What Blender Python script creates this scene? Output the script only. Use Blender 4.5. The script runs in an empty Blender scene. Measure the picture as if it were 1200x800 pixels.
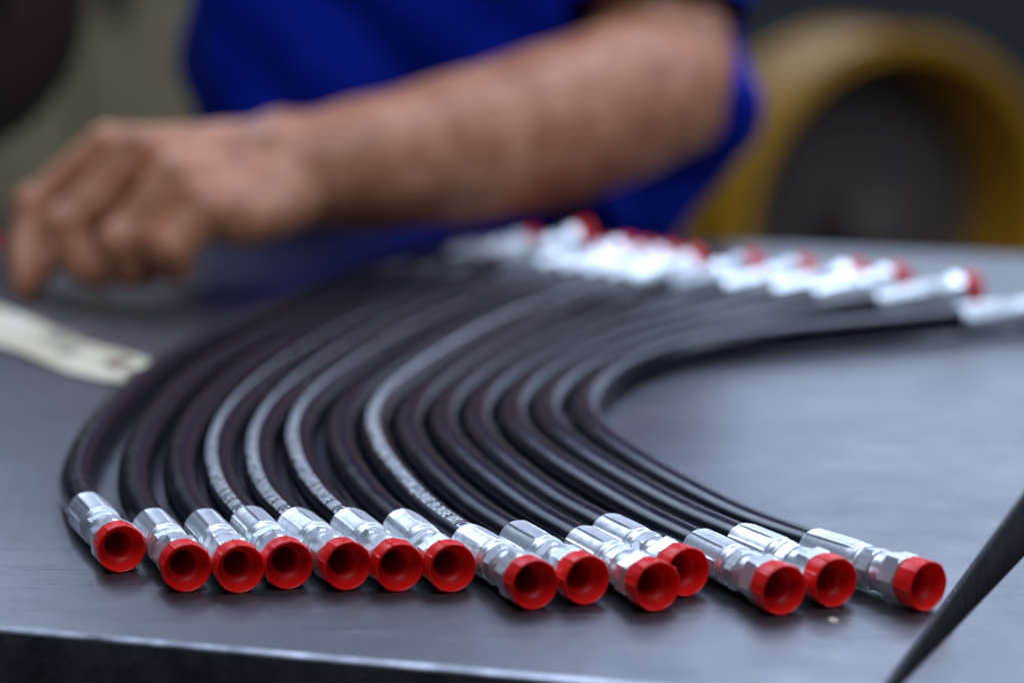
import bpy, bmesh, math, random
from mathutils import Vector, Matrix, noise

# ------------------------------------------------------------------ camera, world, lamps
TABLE = 0.90                       # height of the bench tops above the floor, metres
sc = bpy.context.scene
col = sc.collection

cd = bpy.data.cameras.new("camera")
cam = bpy.data.objects.new("camera", cd)
col.objects.link(cam)
cam.location = (0.0, 0.0, TABLE + 0.279)
cam.rotation_euler = (math.radians(90 - 11.454), 0, 0)
cd.sensor_width = 36.0
cd.lens = 85.0
cd.clip_start = 0.05
cd.clip_end = 100
cd.dof.use_dof = True
cd.dof.focus_distance = 0.955
cd.dof.aperture_fstop = 3.5
sc.camera = cam

w = bpy.data.worlds.new("World")
sc.world = w
w.use_nodes = True
bg = w.node_tree.nodes["Background"]
bg.inputs[0].default_value = (0.62, 0.74, 1.0, 1)
bg.inputs[1].default_value = 0.045


def area(name, loc, target, sx, sy, power, color):
    d = bpy.data.lights.new(name, 'AREA')
    d.shape = 'RECTANGLE'
    d.size, d.size_y = sx, sy
    d.energy = power
    d.color = color
    o = bpy.data.objects.new(name, d)
    o.location = loc
    o.rotation_euler = (Vector(target) - Vector(loc)).to_track_quat('-Z', 'Y').to_euler()
    col.objects.link(o)
    return o


COOL = (0.62, 0.75, 1.0)
area("workshop_window_light", (1.4, 7.8, 3.4), (1.1, 1.2, 1.6), 4.8, 3.5, 120, COOL)
area("ceiling_or_fill_light", (-1.5, 3.8, 3.4), (0.0, 1.1, 0.9), 1.5, 1.5, 56, COOL)
area("ceiling_or_fill_light", (1.2, 3.9, 3.4), (0.2, 1.3, 0.9), 1.5, 1.5, 24, COOL)
area("ceiling_or_fill_light", (0.7, 2.5, 3.4), (0.2, 1.5, 0.9), 1.8, 1.4, 72, COOL)
area("ceiling_or_fill_light", (2.6, 1.7, 2.6), (0.2, 1.8, 1.0), 1.2, 1.2, 44, COOL)
area("ceiling_or_fill_light", (0.0, 0.0, 3.4), (0.1, 1.2, 0.9), 1.8, 1.6, 66, COOL)  # fill added above the camera to brighten the red caps

vs = sc.view_settings
vs.view_transform = 'Standard'
vs.look = 'None'
vs.exposure = -0.30
vs.gamma = 1.0
vs.use_curve_mapping = False

# ------------------------------------------------------------------ helpers
MM = 0.001


def W(p):
    """millimetres measured from the bench surface -> world metres"""
    return Vector((p[0] * MM, p[1] * MM, TABLE + (p[2] if len(p) > 2 else 0) * MM))


def tag(o, label=None, cat=None, group=None, kind=None):
    if label: o["label"] = label
    if cat: o["category"] = cat
    if group: o["group"] = group
    if kind: o["kind"] = kind
    return o


def empty(name, loc):
    o = bpy.data.objects.new(name, None)
    o.location = loc
    o.empty_display_size = 0.02
    col.objects.link(o)
    return o


def link(name, me, parent=None, mat=None, world=True):
    o = bpy.data.objects.new(name, me)
    col.objects.link(o)
    if mat and not me.materials:
        me.materials.append(mat)
    if parent:
        o.parent = parent
        if world:                       # mesh given in world coordinates
            q = parent
            off = Vector((0, 0, 0))
            while q:
                off += q.location
                q = q.parent
            o.location = -off
    return o


def finish(me, angle=35):
    for p in me.polygons:
        p.use_smooth = True
    me.set_sharp_from_angle(angle=math.radians(angle))
    return me


def pydata(name, v, f, angle=35):
    me = bpy.data.meshes.new(name)
    me.from_pydata([tuple(x) for x in v], [], f)
    me.validate()
    me.update()
    return finish(me, angle)


def loft(name, rings, closed=True, cap0=True, cap1=True, angle=35):
    """rings: list of equal-length point lists"""
    n = len(rings[0])
    v = [p for r in rings for p in r]
    f = []
    for i in range(len(rings) - 1):
        for j in range(n if closed else n - 1):
            k = (j + 1) % n
            f.append((i * n + j, i * n + k, (i + 1) * n + k, (i + 1) * n + j))
    if cap0: f.append(tuple(range(n - 1, -1, -1)))
    if cap1: f.append(tuple(range((len(rings) - 1) * n, len(rings) * n)))
    return pydata(name, v, f, angle)


def turned(name, prof, n=64, cap0=False, cap1=False, angle=35):
    """prof: list of (x, radius or function of angle), turned about local X, mm"""
    rings = []
    for x, r in prof:
        ring = []
        for j in range(n):
            t = 2 * math.pi * j / n
            rr = r(t) if callable(r) else r
            ring.append((x * MM, rr * math.cos(t) * MM, rr * math.sin(t) * MM))
        rings.append(ring)
    return loft(name, rings, True, cap0, cap1, angle)


def box(name, lo, hi, bevel=0.0, seg=2):
    bm = bmesh.new()
    bmesh.ops.create_cube(bm, size=1)
    for v in bm.verts:
        v.co = Vector([(a + b) / 2 + c * (b - a) for a, b, c in zip(lo, hi, v.co)])
    if bevel:
        bmesh.ops.bevel(bm, geom=bm.edges[:], offset=bevel, segments=seg, affect='EDGES', profile=0.5)
    me = bpy.data.meshes.new(name)
    bm.to_mesh(me)
    bm.free()
    return finish(me)


def catmull(P, n):
    P = [Vector(p) for p in P]
    P = [2 * P[0] - P[1]] + P + [2 * P[-1] - P[-2]]
    out = []
    for i in range(1, len(P) - 2):
        p0, p1, p2, p3 = P[i - 1:i + 3]
        for k in range(n):
            t = k / n
            out.append(0.5 * ((2 * p1) + (p2 - p0) * t + (2 * p0 - 5 * p1 + 4 * p2 - p3) * t * t
                              + (3 * p1 - p0 - 3 * p2 + p3) * t * t * t))
    out.append(P[-2].copy())
    return out


# ------------------------------------------------------------------ materials
def new_mat(name):
    m = bpy.data.materials.new(name)
    m.use_nodes = True
    nt = m.node_tree
    return m, nt, nt.nodes["Principled BSDF"]


def node(nt, kind, **kw):
    n = nt.nodes.new(kind)
    for k, v in kw.items():
        if hasattr(n, k):
            setattr(n, k, v)
        else:
            n.inputs[k].default_value = v
    return n


def tex_coord(nt, which, scale=(1, 1, 1), rot=(0, 0, 0)):
    tc = node(nt, "ShaderNodeTexCoord")
    mp = node(nt, "ShaderNodeMapping")
    mp.inputs["Scale"].default_value = scale
    mp.inputs["Rotation"].default_value = rot
    nt.links.new(tc.outputs[which], mp.inputs["Vector"])
    return mp.outputs["Vector"]


def ramp(nt, src, stops):
    r = node(nt, "ShaderNodeValToRGB")
    e = r.color_ramp.elements
    while len(e) < len(stops):
        e.new(0.5)
    for el, (pos, c) in zip(e, stops):
        el.position = pos
        el.color = c if len(c) == 4 else (*c, 1)
    nt.links.new(src, r.inputs["Fac"])
    return r.outputs["Color"]


def noise_tex(nt, vec, scale, detail=6, rough=0.6, dist=0.0):
    n = node(nt, "ShaderNodeTexNoise")
    n.inputs["Scale"].default_value = scale
    n.inputs["Detail"].default_value = detail
    n.inputs["Roughness"].default_value = rough
    n.inputs["Distortion"].default_value = dist
    nt.links.new(vec, n.inputs["Vector"])
    return n.outputs["Fac"]


def maprange(nt, src, a, b, lo, hi):
    n = node(nt, "ShaderNodeMapRange")
    for k, v in (("From Min", a), ("From Max", b), ("To Min", lo), ("To Max", hi)):
        n.inputs[k].default_value = v
    nt.links.new(src, n.inputs["Value"])
    return n.outputs["Result"]


def bump(nt, b, src, strength, dist, prev=None):
    n = node(nt, "ShaderNodeBump")
    n.inputs["Strength"].default_value = strength
    n.inputs["Distance"].default_value = dist
    nt.links.new(src, n.inputs["Height"])
    if prev:
        nt.links.new(prev, n.inputs["Normal"])
    nt.links.new(n.outputs["Normal"], b.inputs["Normal"])
    return n.outputs["Normal"]


def math_node(nt, op, a, b=None):
    n = node(nt, "ShaderNodeMath", operation=op)
    for i, x in enumerate((a, b)):
        if x is None: continue
        if isinstance(x, (int, float)): n.inputs[i].default_value = x
        else: nt.links.new(x, n.inputs[i])
    return n.outputs[0]


def mat_plain(name, color, rough=0.6, metal=0.0, var=0.25, scale=20, bump_s=0.0):
    m, nt, b = new_mat(name)
    v = tex_coord(nt, "Object")
    nz = noise_tex(nt, v, scale)
    lo = tuple(c * (1 - var) for c in color)
    hi = tuple(min(1, c * (1 + var)) for c in color)
    nt.links.new(ramp(nt, nz, [(0.3, lo), (0.7, hi)]), b.inputs["Base Color"])
    nt.links.new(maprange(nt, nz, 0.3, 0.7, rough * 0.88, min(1, rough * 1.12)), b.inputs["Roughness"])
    b.inputs["Metallic"].default_value = metal
    if bump_s:
        bump(nt, b, noise_tex(nt, v, scale * 8), bump_s, 0.0005)
    return m


def mat_steel_bench():
    m, nt, b = new_mat("worn steel plate")
    v = tex_coord(nt, "Object")
    big = noise_tex(nt, v, 6, 5, 0.6, 0.6)
    mid = noise_tex(nt, v, 38, 6, 0.65, 0.4)
    fine = noise_tex(nt, v, 420, 4, 0.6)
    vs_ = tex_coord(nt, "Object", (30, 160, 40), (0, 0, math.radians(20)))
    streak = noise_tex(nt, vs_, 1.4, 5, 0.7)
    mix = math_node(nt, 'ADD', math_node(nt, 'MULTIPLY', big, 0.5), math_node(nt, 'MULTIPLY', mid, 0.42))
    mix = math_node(nt, 'ADD', mix, math_node(nt, 'MULTIPLY', streak, 0.08))
    nt.links.new(ramp(nt, mix, [(0.33, (0.100, 0.098, 0.107)), (0.5, (0.140, 0.138, 0.150)), (0.68, (0.190, 0.190, 0.200))]),
                 b.inputs["Base Color"])
    b.inputs["Metallic"].default_value = 0.88
    nt.links.new(maprange(nt, mix, 0.35, 0.65, 0.38, 0.31), b.inputs["Roughness"])
    n1 = bump(nt, b, fine, 0.10, 0.0004)
    n2 = bump(nt, b, streak, 0.04, 0.0004, n1)
    # single scratches
    for k, (rz, sc_) in enumerate(((0.5, 7.0), (-0.9, 6.0), (1.9, 8.0))):
        vv = tex_coord(nt, "Object", (1.0 * sc_, 34 * sc_, 1), (0, 0, rz))
        s = noise_tex(nt, vv, 1.0, 2, 0.4)
        s = maprange(nt, s, 0.655, 0.675, 0.0, 1.0)
        n2 = bump(nt, b, s, 0.30, 0.0006, n2)
    return m


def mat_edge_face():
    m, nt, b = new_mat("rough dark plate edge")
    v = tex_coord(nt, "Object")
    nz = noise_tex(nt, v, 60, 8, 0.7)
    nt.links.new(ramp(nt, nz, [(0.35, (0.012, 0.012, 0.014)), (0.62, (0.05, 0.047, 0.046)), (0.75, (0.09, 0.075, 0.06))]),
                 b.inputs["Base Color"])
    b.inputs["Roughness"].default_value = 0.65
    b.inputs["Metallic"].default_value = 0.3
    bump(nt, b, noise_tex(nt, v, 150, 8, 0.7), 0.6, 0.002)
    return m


def mat_zinc():
    m, nt, b = new_mat("zinc plated steel")
    v = tex_coord(nt, "Object")
    oi = node(nt, "ShaderNodeObjectInfo")
    add = node(nt, "ShaderNodeVectorMath", operation='ADD')
    nt.links.new(v, add.inputs[0])
    nt.links.new(oi.outputs["Random"], add.inputs[1])
    v = add.outputs[0]
    nz = noise_tex(nt, v, 230, 7, 0.7)
    nf = noise_tex(nt, v, 1500, 3, 0.6)
    mp = node(nt, "ShaderNodeMapping")
    mp.inputs["Scale"].default_value = (70, 900, 900)
    nt.links.new(v, mp.inputs["Vector"])
    st = noise_tex(nt, mp.outputs[0], 1, 4, 0.6)
    nt.links.new(ramp(nt, nz, [(0.3, (0.48, 0.50, 0.53)), (0.5, (0.74, 0.76, 0.77)), (0.7, (0.90, 0.90, 0.90))]),
                 b.inputs["Base Color"])
    b.inputs["Metallic"].default_value = 0.80
    nt.links.new(maprange(nt, nz, 0.3, 0.7, 0.46, 0.28), b.inputs["Roughness"])
    n1 = bump(nt, b, nf, 0.16, 0.0002)
    n2 = bump(nt, b, st, 0.18, 0.0002, n1)
    bump(nt, b, nz, 0.14, 0.0005, n2)
    return m


def mat_red_plastic():
    m, nt, b = new_mat("red polythene")
    v = tex_coord(nt, "Object")
    nz = noise_tex(nt, v, 130, 4, 0.6)
    oi = node(nt, "ShaderNodeObjectInfo")
    f = math_node(nt, 'ADD', math_node(nt, 'MULTIPLY', nz, 0.6), math_node(nt, 'MULTIPLY', oi.outputs["Random"], 0.4))
    nt.links.new(ramp(nt, f, [(0.2, (0.68, 0.006, 0.004)), (0.8, (0.88, 0.014, 0.008))]), b.inputs["Base Color"])
    nt.links.new(maprange(nt, nz, 0.3, 0.7, 0.30, 0.44), b.inputs["Roughness"])
    b.inputs["Specular IOR Level"].default_value = 0.32
    b.inputs["Subsurface Weight"].default_value = 0.55
    b.inputs["Subsurface Radius"].default_value = (1.0, 0.12, 0.10)
    b.inputs["Subsurface Scale"].default_value = 0.0025
    bump(nt, b, noise_tex(nt, v, 700, 3), 0.08, 0.0002)
    return m


def mat_rubber():
    m, nt, b = new_mat("cloth wrapped black rubber")
    uv = node(nt, "ShaderNodeUVMap")
    sep = node(nt, "ShaderNodeSeparateXYZ")
    nt.links.new(uv.outputs[0], sep.inputs[0])          # u = metres along, v = metres round
    ph = math_node(nt, 'ADD', math_node(nt, 'MULTIPLY', sep.outputs[0], 2 * math.pi / 0.0015),
                   math_node(nt, 'MULTIPLY', sep.outputs[1], 330))
    wv = math_node(nt, 'SINE', ph)
    v = tex_coord(nt, "Object")
    nz = noise_tex(nt, v, 60, 5, 0.6)
    nf = noise_tex(nt, v, 900, 3, 0.6)
    nt.links.new(ramp(nt, nz, [(0.3, (0.0025, 0.0035, 0.007)), (0.7, (0.006, 0.0075, 0.013))]), b.inputs["Base Color"])
    nt.links.new(maprange(nt, nz, 0.3, 0.7, 0.20, 0.29), b.inputs["Roughness"])
    b.inputs["Specular IOR Level"].default_value = 0.38
    n1 = bump(nt, b, wv, 0.09, 0.00016)
    bump(nt, b, nf, 0.015, 0.0002, n1)
    return m


def mat_skin():
    m, nt, b = new_mat("tanned skin")
    v = tex_coord(nt, "Object")
    nz = noise_tex(nt, v, 38, 5, 0.6, 0.3)
    nt.links.new(ramp(nt, nz, [(0.3, (0.36, 0.115, 0.05)), (0.5, (0.54, 0.205, 0.095)), (0.72, (0.70, 0.315, 0.175))]),
                 b.inputs["Base Color"])
    b.inputs["Roughness"].default_value = 0.48
    b.inputs["Subsurface Weight"].default_value = 0.15
    b.inputs["Subsurface Radius"].default_value = (0.010, 0.004, 0.002)
    b.inputs["Subsurface Scale"].default_value = 0.6
    bump(nt, b, noise_tex(nt, v, 160, 6, 0.7), 0.25, 0.002)
    return m


def mat_cloth(name, color):
    m, nt, b = new_mat(name)
    v = tex_coord(nt, "Object")
    nz = noise_tex(nt, v, 9, 6, 0.6)
    nt.links.new(ramp(nt, nz, [(0.3, tuple(c * 0.8 for c in color)), (0.7, color)]), b.inputs["Base Color"])
    b.inputs["Roughness"].default_value = 0.85
    b.inputs["Specular IOR Level"].default_value = 0.15
    bump(nt, b, noise_tex(nt, v, 14, 5, 0.6, 0.8), 0.5, 0.012)
    return m


M = {
    'bench': mat_steel_bench(), 'edge': mat_edge_face(), 'zinc': mat_zinc(), 'red': mat_red_plastic(),
    'rubber': mat_rubber(), 'skin': mat_skin(), 'shirt': mat_cloth("royal blue work shirt", (0.002, 0.018, 0.36)),
    'trousers': mat_cloth("dark work trousers", (0.015, 0.017, 0.03)),
    'print': mat_plain("white hose print", (0.90, 0.90, 0.92), 0.6, 0, 0.15, 400),
    'cream': None, 'leather': mat_plain("black leather", (0.02, 0.018, 0.016), 0.5),
    'hair': mat_plain("dark hair", (0.05, 0.035, 0.025), 0.6),
    'floor': mat_plain("dusty concrete floor", (0.085, 0.085, 0.08), 0.75, 0, 0.3, 2.5, 0.2),
    'wall': mat_plain("grey painted wall", (0.25, 0.25, 0.255), 0.85, 0, 0.12, 1.2),
    'yellow': mat_plain("amber yellow paint", (0.50, 0.235, 0.008), 0.5, 0, 0.12, 5),
    'grey': mat_plain("grey machine paint", (0.10, 0.078, 0.066), 0.5, 0, 0.2, 6),
    'darkbrown': mat_plain("dark brown machine paint", (0.040, 0.015, 0.010), 0.6, 0, 0.3, 8),
    'olive': mat_plain("olive cabinet paint", (0.25, 0.20, 0.10), 0.6, 0, 0.15, 5),
    'dark': mat_plain("black steel", (0.02, 0.02, 0.022), 0.5, 0.2, 0.3, 20),
    'worn_highlight': mat_plain("worn steel edge with painted highlight", (0.42, 0.42, 0.46), 0.38, 0.9, 0.55, 70, 0.3),  # worn edge, its base colour also lightened to paint in the highlight line
    'chip': mat_plain("tan paint fleck", (0.5, 0.36, 0.26), 0.6, 0, 0.15, 900),
}


def mat_cream():
    m, nt, b = new_mat("stained cream strip")
    v = tex_coord(nt, "Object")
    a = noise_tex(nt, v, 16, 4, 0.6, 0.4)
    nt.links.new(ramp(nt, a, [(0.3, (0.48, 0.40, 0.20)), (0.55, (0.64, 0.57, 0.37)), (0.75, (0.76, 0.71, 0.56))]),
                 b.inputs["Base Color"])
    b.inputs["Roughness"].default_value = 0.6
    return m


M['cream'] = mat_cream()
M['stain'] = mat_plain("brown stain", (0.16, 0.075, 0.05), 0.7, 0, 0.3, 300)
M['ink'] = mat_plain("grey olive smudge", (0.30, 0.28, 0.20), 0.7, 0, 0.3, 300)

# ------------------------------------------------------------------ measured layout, millimetres from the bench surface
HOSES = [
    dict(cap=(-153.6, 916.9), tip=(17.2, 1609.2, 21.1), path=[(-175.1, 969.3, 8.0), (-190.8, 1024.5, 8.0), (-196.4, 1081.8, 8.0), (-196.9, 1139.5, 8.0), (-194.2, 1197.1, 8.0), (-187.3, 1254.2, 8.0), (-175.5, 1310.6, 8.0), (-159.5, 1365.9, 8.0), (-141.7, 1420.7, 8.0), (-124.7, 1476.3, 8.0), (-104.8, 1531.3, 8.0), (-72.9, 1574.6, 9.5), (-36.6, 1592.0, 13.7)]),
    dict(cap=(-124.4, 891.4), tip=(37.1, 1589.4, 18.6), path=[(-144.3, 944.4, 8.0), (-160.8, 1000.7, 8.0), (-169.6, 1058.6, 8.0), (-172.2, 1117.2, 8.0), (-170.6, 1175.9, 8.0), (-164.6, 1234.2, 8.0), (-153.7, 1291.8, 8.0), (-138.2, 1348.4, 8.0), (-120.9, 1404.4, 8.0), (-104.9, 1461.3, 8.0), (-86.3, 1518.2, 8.0), (-55.5, 1563.2, 9.4), (-18.6, 1578.6, 12.8)]),
    dict(cap=(-103.9, 890.3), tip=(53.1, 1573.3, 33.1), path=[(-123.2, 943.5, 8.0), (-139.7, 998.5, 8.0), (-149.4, 1054.9, 8.0), (-152.7, 1112.2, 8.0), (-150.8, 1169.5, 8.0), (-144.6, 1226.5, 8.0), (-133.8, 1282.8, 8.0), (-118.9, 1338.2, 8.0), (-101.7, 1392.9, 8.0), (-85.3, 1448.3, 8.0), (-66.4, 1503.7, 8.0), (-36.2, 1548.2, 9.6), (-0.5, 1563.6, 16.4)]),
    dict(cap=(-85.4, 894.8), tip=(65.1, 1584.9, 18.0), path=[(-105.3, 947.8, 8.0), (-121.5, 1000.4, 8.0), (-131.8, 1054.4, 8.0), (-135.8, 1109.2, 8.0), (-133.9, 1164.1, 8.0), (-127.0, 1218.6, 8.0), (-116.0, 1272.5, 8.0), (-101.7, 1325.6, 8.0), (-84.4, 1377.8, 8.0), (-64.6, 1429.3, 8.0), (-41.7, 1480.2, 8.0), (-11.1, 1524.2, 9.5), (20.0, 1550.4, 12.9)]),
    dict(cap=(-63.3, 893.6), tip=(77.8, 1572.9, 21.8), path=[(-85.8, 945.7, 8.0), (-102.9, 996.7, 8.0), (-113.1, 1049.5, 8.0), (-117.5, 1103.1, 8.0), (-116.0, 1156.9, 8.0), (-109.0, 1210.2, 8.0), (-97.9, 1262.9, 8.0), (-84.1, 1315.0, 8.0), (-67.5, 1366.1, 8.0), (-48.0, 1416.5, 8.0), (-25.1, 1466.0, 8.0), (4.6, 1509.6, 9.7), (34.2, 1537.1, 14.0)]),
    dict(cap=(-43.2, 892.5), tip=(91.2, 1560.7, 21.0), path=[(-64.2, 945.2, 8.0), (-80.8, 995.1, 8.0), (-92.9, 1046.4, 8.0), (-99.9, 1098.6, 8.0), (-100.1, 1151.2, 8.0), (-93.2, 1203.3, 8.0), (-81.8, 1254.8, 8.0), (-68.1, 1305.6, 8.0), (-52.1, 1355.8, 8.0), (-32.5, 1404.8, 8.0), (-9.3, 1452.9, 8.0), (19.9, 1495.7, 9.7), (48.4, 1523.7, 13.9)]),
    dict(cap=(-22.6, 890.3), tip=(105.0, 1547.8, 21.2), path=[(-42.7, 943.2, 8.0), (-58.9, 992.3, 8.0), (-71.5, 1042.4, 8.0), (-79.6, 1093.4, 8.0), (-81.5, 1144.9, 8.0), (-76.0, 1196.1, 8.0), (-64.6, 1246.5, 8.0), (-50.6, 1296.3, 8.0), (-35.1, 1345.5, 8.0), (-16.7, 1393.9, 8.0), (5.4, 1441.3, 8.0), (33.9, 1483.4, 9.8), (62.3, 1510.8, 14.0)]),
    dict(cap=(8.9, 869.4), tip=(119.0, 1534.5, 21.0), path=[(-14.5, 921.0, 8.0), (-33.4, 970.1, 8.0), (-48.3, 1020.6, 8.0), (-59.7, 1072.1, 8.0), (-65.6, 1124.3, 8.0), (-62.9, 1176.6, 8.0), (-52.5, 1228.2, 8.0), (-38.5, 1279.0, 8.0), (-22.6, 1329.2, 8.0), (-3.9, 1378.5, 8.0), (18.3, 1427.1, 8.0), (47.1, 1470.1, 9.8), (76.0, 1497.7, 13.9)]),
    dict(cap=(28.3, 874.8), tip=(155.6, 1506.8, 22.3), path=[(4.5, 926.2, 8.0), (-15.1, 974.9, 8.0), (-31.0, 1024.9, 8.0), (-43.3, 1075.9, 8.0), (-49.3, 1127.9, 8.0), (-46.0, 1180.0, 8.0), (-35.0, 1231.3, 8.0), (-19.8, 1281.6, 8.0), (-2.5, 1331.1, 8.0), (16.0, 1380.5, 8.0), (37.8, 1428.9, 8.0), (69.1, 1467.7, 9.6), (103.2, 1485.9, 14.0)]),
    dict(cap=(54.2, 867.2), tip=(186.6, 1492.5, 22.0), path=[(30.5, 918.7, 8.0), (10.2, 967.1, 8.0), (-7.6, 1016.5, 8.0), (-22.6, 1066.9, 8.0), (-32.0, 1118.4, 8.0), (-31.7, 1170.6, 8.0), (-21.7, 1221.9, 8.0), (-5.3, 1271.9, 8.0), (15.0, 1320.2, 8.0), (38.6, 1367.3, 8.0), (66.0, 1412.9, 8.0), (100.9, 1450.0, 9.6), (135.2, 1469.1, 14.0)]),
    dict(cap=(66.7, 885.8), tip=(216.6, 1475.3, 22.3), path=[(41.6, 936.7, 8.0), (21.6, 983.0, 8.0), (4.8, 1030.5, 8.0), (-8.7, 1079.2, 8.0), (-16.2, 1129.0, 8.0), (-14.2, 1179.1, 8.0), (-2.9, 1228.2, 8.0), (14.6, 1275.6, 8.0), (36.6, 1320.9, 8.0), (62.7, 1364.3, 8.0), (92.7, 1405.6, 8.0), (129.2, 1438.4, 9.7), (164.0, 1454.9, 14.1)]),
    dict(cap=(101.3, 863.0), tip=(240.5, 1463.1, 22.0), path=[(76.7, 914.1, 8.0), (55.4, 961.8, 8.0), (35.6, 1010.2, 8.0), (17.6, 1059.3, 8.0), (4.5, 1109.8, 8.0), (1.1, 1161.6, 8.0), (9.6, 1213.0, 8.0), (26.9, 1262.3, 8.0), (50.7, 1308.7, 8.0), (79.7, 1352.4, 8.0), (113.1, 1393.6, 8.0), (152.0, 1426.4, 9.6), (187.8, 1443.0, 14.0)]),
    dict(cap=(121.9, 872.6), tip=(280.0, 1431.6, 22.1), path=[(94.7, 922.4, 8.0), (71.8, 969.0, 8.0), (51.5, 1016.7, 8.0), (33.6, 1065.5, 8.0), (20.7, 1115.8, 8.0), (17.9, 1167.3, 8.0), (27.6, 1218.0, 8.0), (47.0, 1266.1, 8.0), (73.7, 1310.4, 8.0), (106.4, 1351.1, 8.0), (143.6, 1388.3, 8.0), (186.2, 1414.7, 9.7), (224.1, 1423.6, 14.0)]),
    dict(cap=(155.5, 868.3), tip=(320.2, 1418.5, 9.8), path=[(122.4, 914.4, 8.0), (95.6, 959.9, 8.0), (74.1, 1008.1, 8.0), (55.6, 1057.7, 8.0), (41.4, 1108.6, 8.0), (36.3, 1160.9, 8.0), (44.2, 1212.9, 8.0), (63.0, 1262.5, 8.0), (91.7, 1305.9, 8.1), (133.2, 1337.1, 8.4), (181.7, 1360.3, 8.8), (230.1, 1381.2, 9.2), (267.5, 1396.8, 9.5)]),
]
BODY = {
    'wrist': [(-151, 1578, 85, 30), (-151, 1548, 64, 31)],
    'index': [(-264, 1566, 91, 14.5), (-310, 1556, 54, 12), (-315, 1536, 25, 10.5), (-312, 1522, 5, 9)],
    'middle': [(-235, 1533, 91, 16), (-282, 1517, 46, 14.5), (-272, 1507, 21, 12), (-259, 1508, 15, 10)],
    'ring': [(-211, 1508, 79, 16.5), (-244, 1491, 39, 14), (-241, 1495, 21, 12), (-231, 1510, 17, 10)],
    'pinky': [(-193, 1492, 60, 16), (-212, 1481, 37, 14.5), (-212, 1486, 26, 12), (-208, 1501, 23, 10)],
    'heel': [(-169, 1511, 52, 20), (-195, 1500, 56, 17)],
    'thumb': [(-187, 1594, 63, 17), (-253, 1579, 42, 12.5), (-299, 1548, 22, 10), (-307, 1532, 8, 8.5)],
    'arm': [(-147, 1565, 73, 36), (-85, 1597, 77, 46), (-23, 1634, 84, 53), (29, 1666, 94, 57), (81, 1700, 109, 57), (110, 1729, 124, 48), (106, 1752, 162, 50), (102, 1808, 264, 54), (88, 1901, 397, 58)],
    'fitting': [(-347, 1582, 32, 0), (-357, 1573, -14, 0)],
}

# ------------------------------------------------------------------ floor and wall
fl = link("floor", pydata("floor", [(-12, -6, 0), (12, -6, 0), (12, 14, 0), (-12, 14, 0)], [(0, 1, 2, 3)]), None, M['floor'])
tag(fl, kind="structure")
wl = link("wall", box("wall", (-12, 9.0, 0), (12, 9.2, 4.5)), None, M['wall'])
tag(wl, kind="structure")

# ------------------------------------------------------------------ steel workbenches
YAW = math.radians(-15.0)


def slab(name, corners, thick, r=0.0028):
    """plate with a rounded, slightly uneven worn upper edge; corners counter-clockwise in metres"""
    bm = bmesh.new()
    vs_ = [bm.verts.new((x, y, TABLE)) for x, y in corners]
    f = bm.faces.new(vs_)
    ret = bmesh.ops.extrude_face_region(bm, geom=[f])
    for e in ret['geom']:
        if isinstance(e, bmesh.types.BMVert):
            e.co.z -= thick
    bmesh.ops.recalc_face_normals(bm, faces=bm.faces[:])
    top = [e for e in bm.edges if all(abs(v.co.z - TABLE) < 1e-6 for v in e.verts)]
    vert = [e for e in bm.edges if abs(e.verts[0].co.z - e.verts[1].co.z) > 1e-4]
    bmesh.ops.bevel(bm, geom=top + vert, offset=r, segments=5, affect='EDGES', profile=0.5, clamp_overlap=True)
    me = bpy.data.meshes.new(name)
    bm.to_mesh(me)
    bm.free()
    me.materials.append(M['bench'])
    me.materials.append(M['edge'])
    me.materials.append(M['worn_highlight'])
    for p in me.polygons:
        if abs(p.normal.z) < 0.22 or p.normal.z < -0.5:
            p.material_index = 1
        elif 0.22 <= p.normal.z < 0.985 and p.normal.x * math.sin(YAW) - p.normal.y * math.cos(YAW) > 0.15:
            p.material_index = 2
    return finish(me, 40)


def bench(label, corners, legs):
    cx = sum(c[0] for c in corners) / 4
    cy = sum(c[1] for c in corners) / 4
    r = empty("workbench", (cx, cy, 0))
    tag(r, label, "workbench")
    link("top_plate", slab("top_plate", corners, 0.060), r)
    for x, y in legs:
        link("leg", box("leg", (x - 0.03, y - 0.03, 0), (x + 0.03, y + 0.03, TABLE - 0.0605), 0.003), r, M['dark'])
    return r


ex = Vector((math.cos(YAW), math.sin(YAW)))
ey = Vector((-math.sin(YAW), math.cos(YAW)))
F0 = Vector((0.029, 0.791))                        # a point of the front edge
G1, G2 = Vector((0.129, 0.788)), Vector((0.227, 1.035))
gd = (G2 - G1).normalized()


def hit(p, d, q, e):
    den = d.x * e.y - d.y * e.x
    t = ((q.x - p.x) * e.y - (q.y - p.y) * e.x) / den
    return p + d * t


BACK = Vector((-0.026, 1.788))
fr = hit(F0, ex, G1, gd)
br = hit(BACK, ex, G1, gd)
flc = fr - ex * 1.5
blc = BACK - ex * 1.35
main_bench = bench("grey steel workbench with the row of black hoses lying on it",
                   [tuple(flc), tuple(fr), tuple(br), tuple(blc)],
                   [tuple(flc + ex * .1 + ey * .1), tuple(fr - ex * .12 + ey * .1), tuple(br - ex * .12 - ey * .1), tuple(blc + ex * .15 - ey * .1)])
H1, H2 = Vector((0.1318, 0.788)), Vector((0.2135, 0.958))
hd = (H2 - H1).normalized()
f2 = hit(F0, ex, H1, hd)
b2 = hit(BACK, ex, H1, hd)
f3, b3 = f2 + ex * 1.1, b2 + ex * 0.9
bench("empty grey steel bench top beyond the black gap at right",
      [tuple(f2), tuple(f3), tuple(b3), tuple(b2)],
      [tuple(f2 + ex * .14 + ey * .1), tuple(f3 - ex * .1 + ey * .1), tuple(b3 - ex * .1 - ey * .1), tuple(b2 + ex * .14 - ey * .1)])
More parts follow.
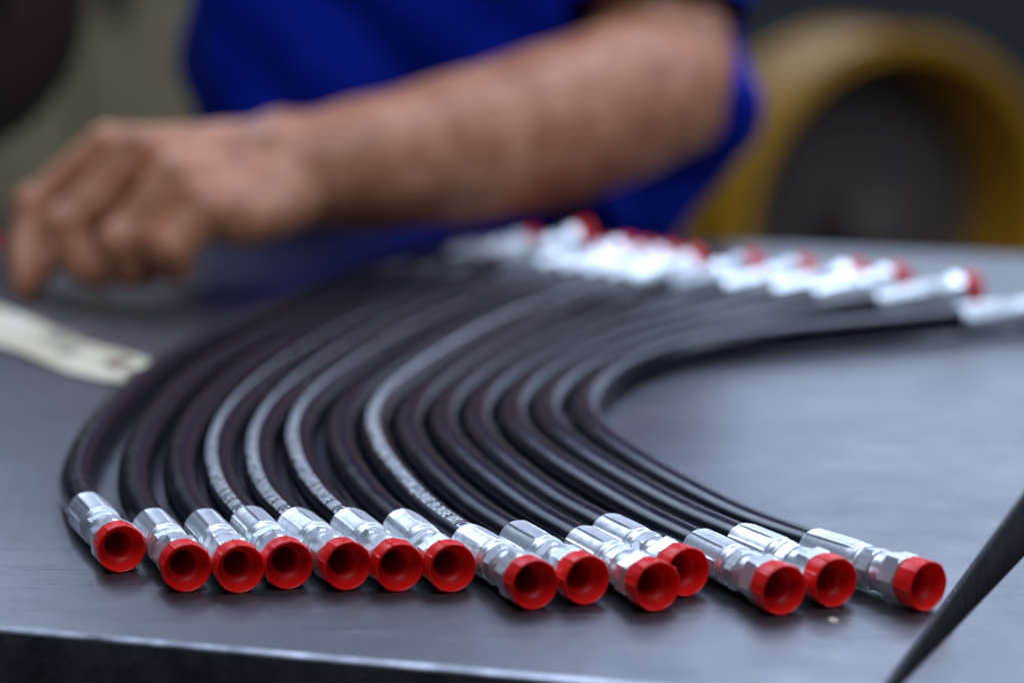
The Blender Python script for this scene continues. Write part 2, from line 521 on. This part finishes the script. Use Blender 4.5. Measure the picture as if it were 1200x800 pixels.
# fleck of paint stuck to the plate
rr = random.Random(4)
fleck = [(0.119 + 0.0021 * math.cos(t) * rr.uniform(.7, 1.1), 0.857 + 0.0034 * math.sin(t) * rr.uniform(.7, 1.1)) for t in [i * math.pi / 6 for i in range(12)]]
link("paint_fleck", loft("paint_fleck", [[(x, y, TABLE - 0.0002) for x, y in fleck], [(x, y, TABLE + 0.0004) for x, y in fleck]]), main_bench, M['chip'])

# ------------------------------------------------------------------ fitting meshes (axis +X, 0 = back of ferrule, 57 = mouth of cap)
def poly_r(n, af, rmax, ph=0.0):
    s = 2 * math.pi / n
    return lambda t: min(af / math.cos(((t + ph) % s) - s / 2), rmax)


def crimp(af, ridge):
    s = math.pi / 4
    def f(t):
        a = abs((t % s) - s / 2) / (s / 2)            # 0 mid flat .. 1 on the ridge
        return af + 0.30 * a * a + ridge * max(0.0, (a - 0.78) / 0.22) ** 1.5
    return f


ferrule_me = turned("ferrule", [(-5.1, 7.3), (-6.0, 7.7), (-5.85, 8.3), (-5.1, crimp(8.35, .06)), (-4.2, crimp(8.22, .32)), (2, crimp(8.15, .46)), (8, crimp(8.15, .46)), (14, crimp(8.15, .46)),
                                (18.2, crimp(8.2, .32)), (19.6, crimp(8.3, .12)), (20.4, 8.55), (20.9, 8.4), (21.3, 8.0), (21.6, 7.95), (22.1, 8.4),
                                (23.4, 8.5), (24.4, 8.3), (25.0, 7.8), (25.2, 7.0), (25.3, 6.0)], 128, angle=16)
ferrule_me.materials.append(M['zinc'])
stem_me = turned("stem_hex", [(24.6, 6.3), (26.0, 6.5), (26.2, poly_r(6, 7.7, 8.0)), (26.9, poly_r(6, 7.7, 8.86)), (31.3, poly_r(6, 7.7, 8.86)),
                              (32.0, poly_r(6, 7.7, 8.0)), (32.2, 6.7), (33.2, 6.5), (35.4, 6.5)], 96, angle=11)
stem_me.materials.append(M['zinc'])
nut_me = turned("swivel_nut", [(35.0, 6.4), (33.4, 6.9), (33.2, 7.5), (33.7, 8.0), (34.6, 8.15), (37.4, 8.15), (38.0, 8.3), (38.7, poly_r(6, 8.7, 8.7)),
                               (39.9, poly_r(6, 8.7, 10.0)), (46.6, poly_r(6, 8.7, 10.0)), (47.3, poly_r(6, 8.7, 9.2)), (47.35, 6.6), (41.0, 6.2), (36.0, 6.2)],
                96, angle=11)
nut_me.materials.append(M['zinc'])


def ribbed(r, k=1.0):
    def f(t):
        a = ((t + math.pi / 8) % (math.pi / 4)) - math.pi / 8
        rib = 0.50 * k * max(0.0, 1 - (a / 0.055) ** 2)
        return r + rib
    return f


cap_me = turned("dust_cap", [(47.6, 6.3), (47.65, 8.9), (47.9, 9.3), (48.5, ribbed(9.45, .8)), (55.9, ribbed(9.6)), (56.6, ribbed(9.55, .9)), (56.95, ribbed(9.3, .4)),
                             (57.0, 9.15), (56.85, 8.95), (56.0, 8.75), (54.3, 8.55), (53.6, 8.35), (52.4, 8.0), (51.0, 7.3), (50.0, 6.5), (49.6, 5.8), (49.4, 5.3),
                             (48.9, 5.1), (44.0, 4.8), (36.0, 4.6), (30.3, 4.4), (30.0, 4.0), (30.0, 0.05)], 160, angle=40)
cap_me.materials.append(M['red'])
FIT = [("ferrule", ferrule_me), ("stem_hex", stem_me), ("swivel_nut", nut_me), ("dust_cap", cap_me)]
rng = random.Random(11)


def put_fitting(root, back, tip):
    """back, tip: world points on the axis"""
    d = (tip - back).normalized()
    rot = d.to_track_quat('X', 'Z')
    for name, me in FIT:
        o = bpy.data.objects.new(name, me)
        col.objects.link(o)
        o.parent = root
        q = rot @ Matrix.Rotation(rng.uniform(0, 6.28), 3, 'X').to_quaternion()
        o.rotation_mode = 'QUATERNION'
        o.rotation_quaternion = q
        o.location = tip - d * 0.057 - root.location
        if name == "dust_cap":                       # caps are pushed on by hand: never quite square
            o.rotation_quaternion = q @ Matrix.Rotation(rng.uniform(-0.028, 0.028), 3, 'Y').to_quaternion() @ Matrix.Rotation(rng.uniform(-0.028, 0.028), 3, 'Z').to_quaternion()
            o.location += d * rng.uniform(-0.0001, 0.0009) + (rot @ Vector((48, 0, 0)) - o.rotation_quaternion @ Vector((48, 0, 0))) * MM


HR = 7.6


def hose_mesh(P, radius=HR, n=28):
    """tube along the metre points P; UV = (metres along, metres round). returns mesh and frames"""
    frames = []
    L = 0.0
    for i, p in enumerate(P):
        a = P[max(i - 1, 0)]
        b = P[min(i + 1, len(P) - 1)]
        t = (b - a).normalized()
        side = t.cross(Vector((0, 0, 1))).normalized()
        up = side.cross(t)
        if i: L += (P[i] - P[i - 1]).length
        frames.append((p, t, side, up, L))
    rings = [[p + (side * math.cos(2 * math.pi * j / n) + up * math.sin(2 * math.pi * j / n)) * radius * MM for j in range(n)]
             for p, t, side, up, L in frames]
    me = loft("rubber_hose", rings, angle=60)
    uvl = me.uv_layers.new(name="UVMap")
    data = uvl.data
    k = 0
    C = 2 * math.pi * radius * MM
    for i in range(len(rings) - 1):
        for j in range(n):
            for a, b in ((i, j), (i, j + 1), (i + 1, j + 1), (i + 1, j)):
                data[k].uv = (frames[a][4], b / n * C)
                k += 1
    return me, frames


def print_mesh(text, frames, start, height, tilt, squeeze=0.50):
    """white lettering wrapped on a hose: runs towards the near end, tops of the letters to the inner side"""
    cu = bpy.data.curves.new("text", 'FONT')
    cu.body = text
    cu.size = 1.0
    cu.resolution_u = 2
    cu.offset = 0.012
    ob = bpy.data.objects.new("text", cu)
    col.objects.link(ob)
    dg = bpy.context.evaluated_depsgraph_get()
    me = bpy.data.meshes.new_from_object(ob.evaluated_get(dg))
    bpy.data.objects.remove(ob)
    bpy.data.curves.remove(cu)
    bm = bmesh.new()
    bm.from_mesh(me)
    y0, y1 = -0.02, 0.74
    for k in range(1, 8):
        bmesh.ops.bisect_plane(bm, geom=bm.verts[:] + bm.edges[:] + bm.faces[:], plane_co=(0, y0 + (y1 - y0) * k / 8, 0), plane_no=(0, 1, 0))
    bmesh.ops.triangulate(bm, faces=bm.faces[:])
    sc_ = height * MM / 0.73
    width = max(v.co.x for v in bm.verts) * sc_ * squeeze
    Ls = [f[4] for f in frames]
    idx = 0
    import bisect
    drop = []
    for v in bm.verts:
        s = start + width - v.co.x * sc_ * squeeze
        i = min(max(bisect.bisect_left(Ls, s) - 1, 0), len(Ls) - 2)
        u = (s - Ls[i]) / (Ls[i + 1] - Ls[i])
        p = frames[i][0].lerp(frames[i + 1][0], u)
        side = frames[i][2].lerp(frames[i + 1][2], u).normalized()
        up = frames[i][3].lerp(frames[i + 1][3], u).normalized()
        a = (v.co.y - 0.36) * sc_ / (HR * MM) + tilt
        v.co = p + (side * math.sin(a) + up * math.cos(a)) * (HR + 0.07) * MM
    # worn ink: drop a few letters' worth of faces by noise
    bad = [f for f in bm.faces if noise.noise(f.calc_center_median() * 330) > 0.5]
    bmesh.ops.delete(bm, geom=bad, context='FACES')
    bm.to_mesh(me)
    bm.free()
    return finish(me, 80)


LABELS = [
    "leftmost black hose of the row, its red cap set well apart from the rest",
    "second black hose from the left, plain, its cap the first past the wide gap",
    "third hose from the left, plain black, just left of the hoses with white print",
    "leftmost of the four black hoses with white print along the top",
    "white printed black hose, second of the printed ones from the left",
    "white printed black hose, third of the printed ones, left of a plain hose",
    "plain black hose lying between two white printed hoses in the row",
    "rightmost black hose with white print, its cap pushed forward of its left neighbour",
    "plain black hose just right of the last white printed hose",
    "plain black hose whose cap stands in front of a half hidden cap at its right",
    "black hose whose red cap is set back, half hidden behind its left neighbour",
    "black hose with the cap lying nearest the bench edge, third from the right",
    "second black hose from the right end, cap nearly touching its left neighbour",
    "rightmost innermost black hose of the row, its whole silver fitting in view",
]
GROUP = "capped hydraulic hoses laid side by side on the bench"
PRINT = {3: (0.001, -0.46), 4: (0.002, -0.42), 5: (0.001, -0.36), 7: (0.001, -0.12)}
TXT = "EN 853 1SN DN10 3/8 WP 180 BAR 2Q16 "
for i, h in enumerate(HOSES):
    tip = W((h['cap'][0], h['cap'][1], 9.95))
    b0 = W((h['path'][0][0], h['path'][0][1], 9.2))
    d = (tip - b0).normalized()
    back = tip - d * 0.057
    ftip = W(h['tip'])
    fb = W(h['path'][-1])
    fd = (ftip - fb).normalized()
    root = empty("hydraulic_hose", (tip.x, tip.y, TABLE))
    tag(root, LABELS[i], "hydraulic hose", GROUP)
    P = [back + d * 0.008, back - d * 0.009] + [W(p) for p in h['path'][1:-1]] + [fb, fb + fd * 0.012]
    P = catmull(P, 14)
    me, fr_ = hose_mesh(P)
    ho = link("rubber_hose", me, root, M['rubber'])
    if i in PRINT:
        st, tilt = PRINT[i]
        k = rng.randrange(0, 20)
        body = (TXT * 10)[k:k + 290] + "/SAE 100R1 Co"
        pm = print_mesh(body, fr_, 0.0135 + st, 5.4, tilt, 0.58)
        link("printed_text", pm, ho, M['print'])
    put_fitting(root, back, tip)
    put_fitting(root, fb, fb + fd * 0.057)

# a further hose end, standing up at the left edge in the person's fingers
tipv, backv = W(BODY['fitting'][0][:3]), W(BODY['fitting'][1][:3])
dd = (tipv - backv).normalized()
backv = tipv - dd * 0.057
root = empty("hydraulic_hose", (backv.x, backv.y, TABLE))
tag(root, "upright hose end at the left edge, held behind the person's index finger", "hydraulic hose")
P = [backv + dd * 0.012, backv - dd * 0.003, backv + Vector((-0.012, 0.0, -0.022)), W((-385, 1552, 9)), W((-440, 1575, 8)), W((-560, 1600, 8)), W((-700, 1600, 8))]
P[2].z = max(P[2].z, TABLE + 0.0085)
me, _ = hose_mesh(catmull(P, 12))
link("rubber_hose", me, root, M['rubber'])
put_fitting(root, backv, tipv)

# ------------------------------------------------------------------ cream strip on the bench under the fingertip
r = empty("strip", W((-262, 1350, 0)))
tag(r, "flat cream strip with brown stains lying under the fingertips", "strip")
ctr = [(-420, 1545, 3.0), (-360, 1478, 4.5), (-310, 1412, 3.0), (-262, 1350, 2.0), (-225, 1302, 2.2), (-203, 1277, 2.4), (-198, 1268, 2.4)]
wid = [25, 24, 22, 21, 22, 20, 12]
roll = [0.0, 0.05, 0.10, -0.02, 0.06, 0.05, 0.05]
ringsT = []
for (x, y, z), wd, ro in zip(ctr, wid, roll):
    dv = Vector((0.60, -0.80, 0))
    sd = Vector((0.80, 0.60, 0))
    pts = []
    for s, t in ((-1, -.6), (-.5, -.6), (0, -.6), (.5, -.6), (1, -.6), (1, .6), (.5, .9), (0, 1.0), (-.5, .9), (-1, .6)):
        q = Vector((x, y, z)) + sd * (s * wd) + Vector((0, 0, t + ro * s * wd))
        q.z = max(q.z, 0.3 + (0.9 if t > 0 else 0))
        pts.append(W(q))
    ringsT.append(pts)
link("strip_body", loft("strip_body", ringsT, angle=50), r, M['cream'])


def blot(name, x, y, rx, ry, mat, seed, z=4.4):
    q = random.Random(seed)
    c = [(x + rx * math.cos(t) * q.uniform(.6, 1.1), y + ry * math.sin(t) * q.uniform(.6, 1.1)) for t in [k * math.pi / 7 for k in range(14)]]
    link(name, loft(name, [[W((a, b, z - 1.6)) for a, b in c], [W((a, b, z)) for a, b in c]]), r, mat)


blot("stain", -216, 1298, 9, 13, M['stain'], 1, 4.6)
blot("stain", -203, 1272, 5, 9, M['stain'], 2, 4.8)
blot("stain", -262, 1372, 10, 17, M['ink'], 3, 4.0)
blot("stain", -250, 1335, 8, 13, M['ink'], 5, 4.2)
blot("stain", -318, 1380, 12, 16, M['ink'], 6, 4.6)

# ------------------------------------------------------------------ the person behind the bench
person = empty("person", (-0.04, 1.92, 0))
tag(person, "person in a royal blue short sleeved work shirt, forearm stretched across the bench", "person")


def blob(bm, p, r, scale=(1, 1, 1), sub=2):
    m = Matrix.Translation(W(p)) @ Matrix.Diagonal((*scale, 1))
    bmesh.ops.create_icosphere(bm, subdivisions=sub, radius=r * MM, matrix=m)


def chain(bm, pts, step=0.35, sub=2):
    for a, b in zip(pts, pts[1:]):
        pa, pb = Vector(a[:3]), Vector(b[:3])
        L = (pb - pa).length
        n = max(2, int(L / (min(a[3], b[3]) * step)))
        for k in range(n + 1):
            t = k / n
            blob(bm, pa.lerp(pb, t), a[3] + (b[3] - a[3]) * t, sub=sub)


def remesh(bm, name, voxel, smooth=6):
    me = bpy.data.meshes.new(name + "_raw")
    bm.to_mesh(me)
    bm.free()
    ob = bpy.data.objects.new(name + "_raw", me)
    col.objects.link(ob)
    md = ob.modifiers.new("r", 'REMESH')
    md.mode = 'VOXEL'
    md.voxel_size = voxel
    md.use_smooth_shade = True
    if smooth:
        sm = ob.modifiers.new("s", 'SMOOTH')
        sm.factor = 0.5
        sm.iterations = smooth
    dg = bpy.context.evaluated_depsgraph_get()
    out = bpy.data.meshes.new_from_object(ob.evaluated_get(dg))
    bpy.data.objects.remove(ob)
    bpy.data.meshes.remove(me)
    out.name = name
    for p in out.polygons:
        p.use_smooth = True
    return out


bm = bmesh.new()
B = BODY
w1, w2 = B['wrist']
for f in ('index', 'middle', 'ring', 'pinky'):
    chain(bm, B[f])
# metacarpals fan out from the wrist
wc = [tuple(Vector(w1[:3]).lerp(Vector(w2[:3]), t)) + (24,) for t in (0.0, 0.35, 0.7, 1.0)]
for f, wp in zip(('index', 'middle', 'ring', 'pinky'), wc):
    m0 = B[f][0]
    chain(bm, [m0[:3] + (m0[3] * 0.98,), tuple(Vector(m0[:3]).lerp(Vector(wp[:3]), .5)) + (18,), wp])
    blob(bm, (m0[0] + 1, m0[1], m0[2] + 1), m0[3] + 0.6)
    k1 = B[f][1]
    blob(bm, (k1[0] - 1, k1[1] - 1, k1[2] + 1), k1[3] + 1.4)
palm = tuple((Vector(B['index'][0][:3]) + Vector(B['pinky'][0][:3]) + Vector(w1[:3])) / 3)
blob(bm, (palm[0], palm[1] + 4, palm[2] - 14), 26)
chain(bm, [(-248, 1530, 44, 15), (-222, 1522, 44, 19)])   # curled fingertips fill the fist
chain(bm, B['heel'])
chain(bm, [w2, B['heel'][0]])
chain(bm, [w1[:3] + (20,)] + B['thumb'])
chain(bm, [w1, w2])
chain(bm, [w1[:3] + (28,), B['arm'][1][:3] + (38,)])
arm = [list(a) for a in B['arm']]
arm[-1] = [118, 1872, 430, 62]
spl = catmull([a[:3] for a in arm[:8]], 6)            # smooth forearm and elbow, radius eased along
rad = []
for a, b in zip(arm[:7], arm[1:8]):
    rad += [a[3] + (b[3] - a[3]) * (3 * (k / 6) ** 2 - 2 * (k / 6) ** 3) for k in range(6)]
rad.append(arm[7][3])
chain(bm, [tuple(p) + (r_,) for p, r_ in zip(spl, rad)], 0.09, 3)
chain(bm, [tuple(arm[7]), tuple(arm[8])], 0.2)
blob(bm, (122, 1742, 96), 34)                          # point of the elbow
# trunk under the shirt, neck and head, other arm behind the back
chain(bm, [(118, 1872, 430, 62), (30, 1868, 450, 80), (-110, 1868, 450, 80), (-198, 1885, 430, 62)])
for x in (-130, -40, 50):
    chain(bm, [(x, 1880, 400, 88), (x, 1905, 150, 92), (x, 1918, -60, 92)])
chain(bm, [(-40, 1862, 480, 60), (-42, 1838, 590, 56)])
blob(bm, (-44, 1822, 690), 78, (1, 1.2, 1.28))
blob(bm, (-46, 1778, 640), 46, (1, 1.1, 1.1))
chain(bm, [(-47, 1742, 690, 9), (-47, 1722, 664, 12)])
for s in (-1, 1):
    blob(bm, (-44 + s * 78, 1830, 680), 20, (.4, .8, 1.3))
chain(bm, [(-198, 1885, 430, 60), (-190, 1985, 180, 48), (-120, 2030, 20, 38), (-40, 2040, -60, 30), (20, 2040, -90, 26)])
body = remesh(bm, "body", 0.0034, 4)
link("body", body, person, M['skin'])

# hair
bm = bmesh.new()
blob(bm, (-44, 1832, 706), 84, (1, 1.16, 1.2))
hm = remesh(bm, "hair", 0.006, 2)
bm = bmesh.new()
bm.from_mesh(hm)
cut = [v for v in bm.verts if v.co.z < TABLE + 0.69 + max(0, (1.80 - v.co.y)) * 1.6]
bmesh.ops.delete(bm, geom=cut, context='VERTS')
bm.to_mesh(hm)
bm.free()
link("hair", hm, person, M['hair'])

# shirt: trunk loft with folds
rings = []
NT = 120
prof = [(-230, 1930, 196, 128), (-120, 1926, 194, 126), (-40, 1920, 199, 128), (40, 1916, 205, 130), (110, 1910, 210, 132), (190, 1903, 212, 132),
        (280, 1893, 214, 130), (370, 1882, 212, 124), (440, 1874, 196, 112), (490, 1868, 150, 98), (520, 1862, 96, 80), (532, 1858, 74, 70)]
dense = []
for a, b in zip(prof, prof[1:]):
    for k in range(6):
        t = k / 6
        dense.append([p + (q - p) * t for p, q in zip(a, b)])
dense.append(list(prof[-1]))
for z, yc, hw, hd in dense:
    ring = []
    for j in range(NT):
        t = 2 * math.pi * j / NT
        c, s = math.cos(t), math.sin(t)
        e = 0.80
        x = math.copysign(abs(c) ** e, c) * hw
        y = math.copysign(abs(s) ** e, s) * hd
        fade = min(1, max(0, (500 - z) / 120))
        fold = 9 * math.sin(0.060 * (z + 0.75 * x) + 1.5 * math.sin(0.012 * x)) + 6 * math.sin(0.045 * (x - 0.5 * z) + 0.6)
        pos = Vector((x * 0.011 + z * 0.004, y * 0.011, z * 0.0075))
        n_ = noise.noise(pos) * 24 + noise.noise(pos * 2.3) * 9 + 7 * math.sin(z * 0.030 + 2.2 * c + 1.5 * s) * max(0, -s) * 0.6
        k = 1 + (n_ + fold * max(0, -s)) * fade / 190
        if c > 0:                                    # loose cloth hanging out past the elbow
            x += c * (30 * math.exp(-((z - 85) / 50) ** 2) - 34 * math.exp(-((z + 45) / 60) ** 2))
        ring.append(W((-40 + x * k, yc + y * k, z + 6 * fade * noise.noise(pos * 1.7 + Vector((9, 0, 0))))))
    rings.append(ring)
shirt = link("shirt", loft("shirt", rings, True, False, False, 80), person, M['shirt'])


def sleeve(sh, el, r0, r1, seed):
    a, b = Vector(sh), Vector(el)
    d = (b - a).normalized()
    s1 = d.cross(Vector((0, 1, 0))).normalized()
    s2 = d.cross(s1)
    rg = []
    for k in range(15):
        t = k / 14
        p = a.lerp(b, t)
        rad = r0 + (r1 - r0) * t
        rg.append([W(p + (s1 * math.cos(u) + s2 * math.sin(u)) * (rad + 5 * noise.noise(Vector((math.cos(u) * 1.5 + seed, math.sin(u) * 1.5, t * 3)))))
                   for u in [2 * math.pi * j / 48 for j in range(48)]])
    # turned-in hem
    p = a.lerp(b, 0.99)
    rg.append([W(p + (s1 * math.cos(u) + s2 * math.sin(u)) * (r1 - 4)) for u in [2 * math.pi * j / 48 for j in range(48)]])
    p = a.lerp(b, 0.90)
    rg.append([W(p + (s1 * math.cos(u) + s2 * math.sin(u)) * (r1 - 6)) for u in [2 * math.pi * j / 48 for j in range(48)]])
    return loft("sleeve", rg, True, True, False, 80)


link("sleeve", sleeve((112, 1868, 440), (105, 1752, 166), 76, 66, 1.0), shirt, M['shirt'])
link("sleeve", sleeve((-192, 1880, 440), (-192, 1965, 240), 74, 62, 5.0), shirt, M['shirt'])

# trousers and shoes
bm = bmesh.new()
for s in (-1, 1):
    chain(bm, [(-40 + s * 80, 1925, -160, 108), (-40 + s * 100, 1925, -480, 78), (-40 + s * 105, 1935, -850, 62)], 0.3)
link("trousers", remesh(bm, "trousers", 0.012, 3), person, M['trousers'])
for s in (-1, 1):
    bm = bmesh.new()
    blob(bm, (-40 + s * 105, 1900, -862), 50, (0.95, 2.4, 0.72))
    blob(bm, (-40 + s * 105, 1945, -850), 48)
    link("shoe", remesh(bm, "shoe", 0.008, 2), person, M['leather'])

# ------------------------------------------------------------------ things far behind, out of focus
# yellow drum ring standing on the floor
r = empty("drum", (0.80, 4.98, 0))
tag(r, "large yellow open drum standing on edge on the workshop floor", "drum")
ax = Vector((0.46, -0.888, 0.0)).normalized()
c0 = Vector((0.80, 4.92, 0.410))


def turned_at(name, prof, n, mat, parent, angle=35):
    me = turned(name, prof, n, angle=angle)
    rot = ax.to_track_quat('X', 'Z').to_matrix().to_4x4()
    me.transform(Matrix.Translation(c0) @ rot)
    return link(name, me, parent, mat)


turned_at("shell", [(-250, 300), (-252, 390), (-245, 407), (-210, 409), (-205, 400), (-20, 400), (-12, 409), (0, 410), (8, 404), (8, 372), (0, 366), (-30, 364), (-240, 358), (-242, 300)], 72, M['yellow'], r)
turned_at("back_plate", [(-244, 359), (-230, 359), (-226, 350), (-226, 230), (-205, 220), (-200, 90), (-150, 82), (-146, 40), (-146, 1)], 72, M['grey'], r)
turned_at("hub", [(-146, 80), (-60, 74), (-52, 62), (-52, 1)], 48, M['grey'], r)

# round-headed machine at the upper left edge
r = empty("machine", (-0.50, 1.98, 0))
tag(r, "dark brown round headed machine at the upper left edge behind the hand", "machine")
c0 = W((-468, 1905, 168))
ax = Vector((0.15, -0.98, 0.0)).normalized()
turned_at("head", [(-170, 60), (-168, 110), (-150, 128), (-20, 134), (0, 128), (8, 112), (8, 74), (-30, 66), (-32, 1)], 64, M['darkbrown'], r)
link("pedestal", box("pedestal", (-0.64, 1.94, 0.0), (-0.50, 2.06, TABLE + 0.06), 0.008), r, M['darkbrown'])

# cabinet
r = empty("cabinet", (-0.72, 4.6, 0))
tag(r, "olive steel cabinet far behind, between the machine and the blue shirt", "cabinet")
link("carcass", box("carcass", (-1.25, 4.35, 0.05), (-0.30, 4.85, 1.6), 0.01), r, M['olive'])
for x0, x1 in ((-1.24, -0.785), (-0.775, -0.31)):
    dr = link("door", box("door", (x0, 4.325, 0.08), (x1, 4.349, 1.57), 0.006), r, M['olive'])
    hx = x1 - 0.09 if x0 < -1 else x0 + 0.05
    link("handle", box("handle", (hx, 4.30, 0.90), (hx + 0.05, 4.324, 1.10), 0.006), dr, M['dark'])
for x in (-1.2, -0.35):
    link("foot", box("foot", (x - 0.03, 4.40, 0), (x + 0.03, 4.46, 0.05)), r, M['dark'])
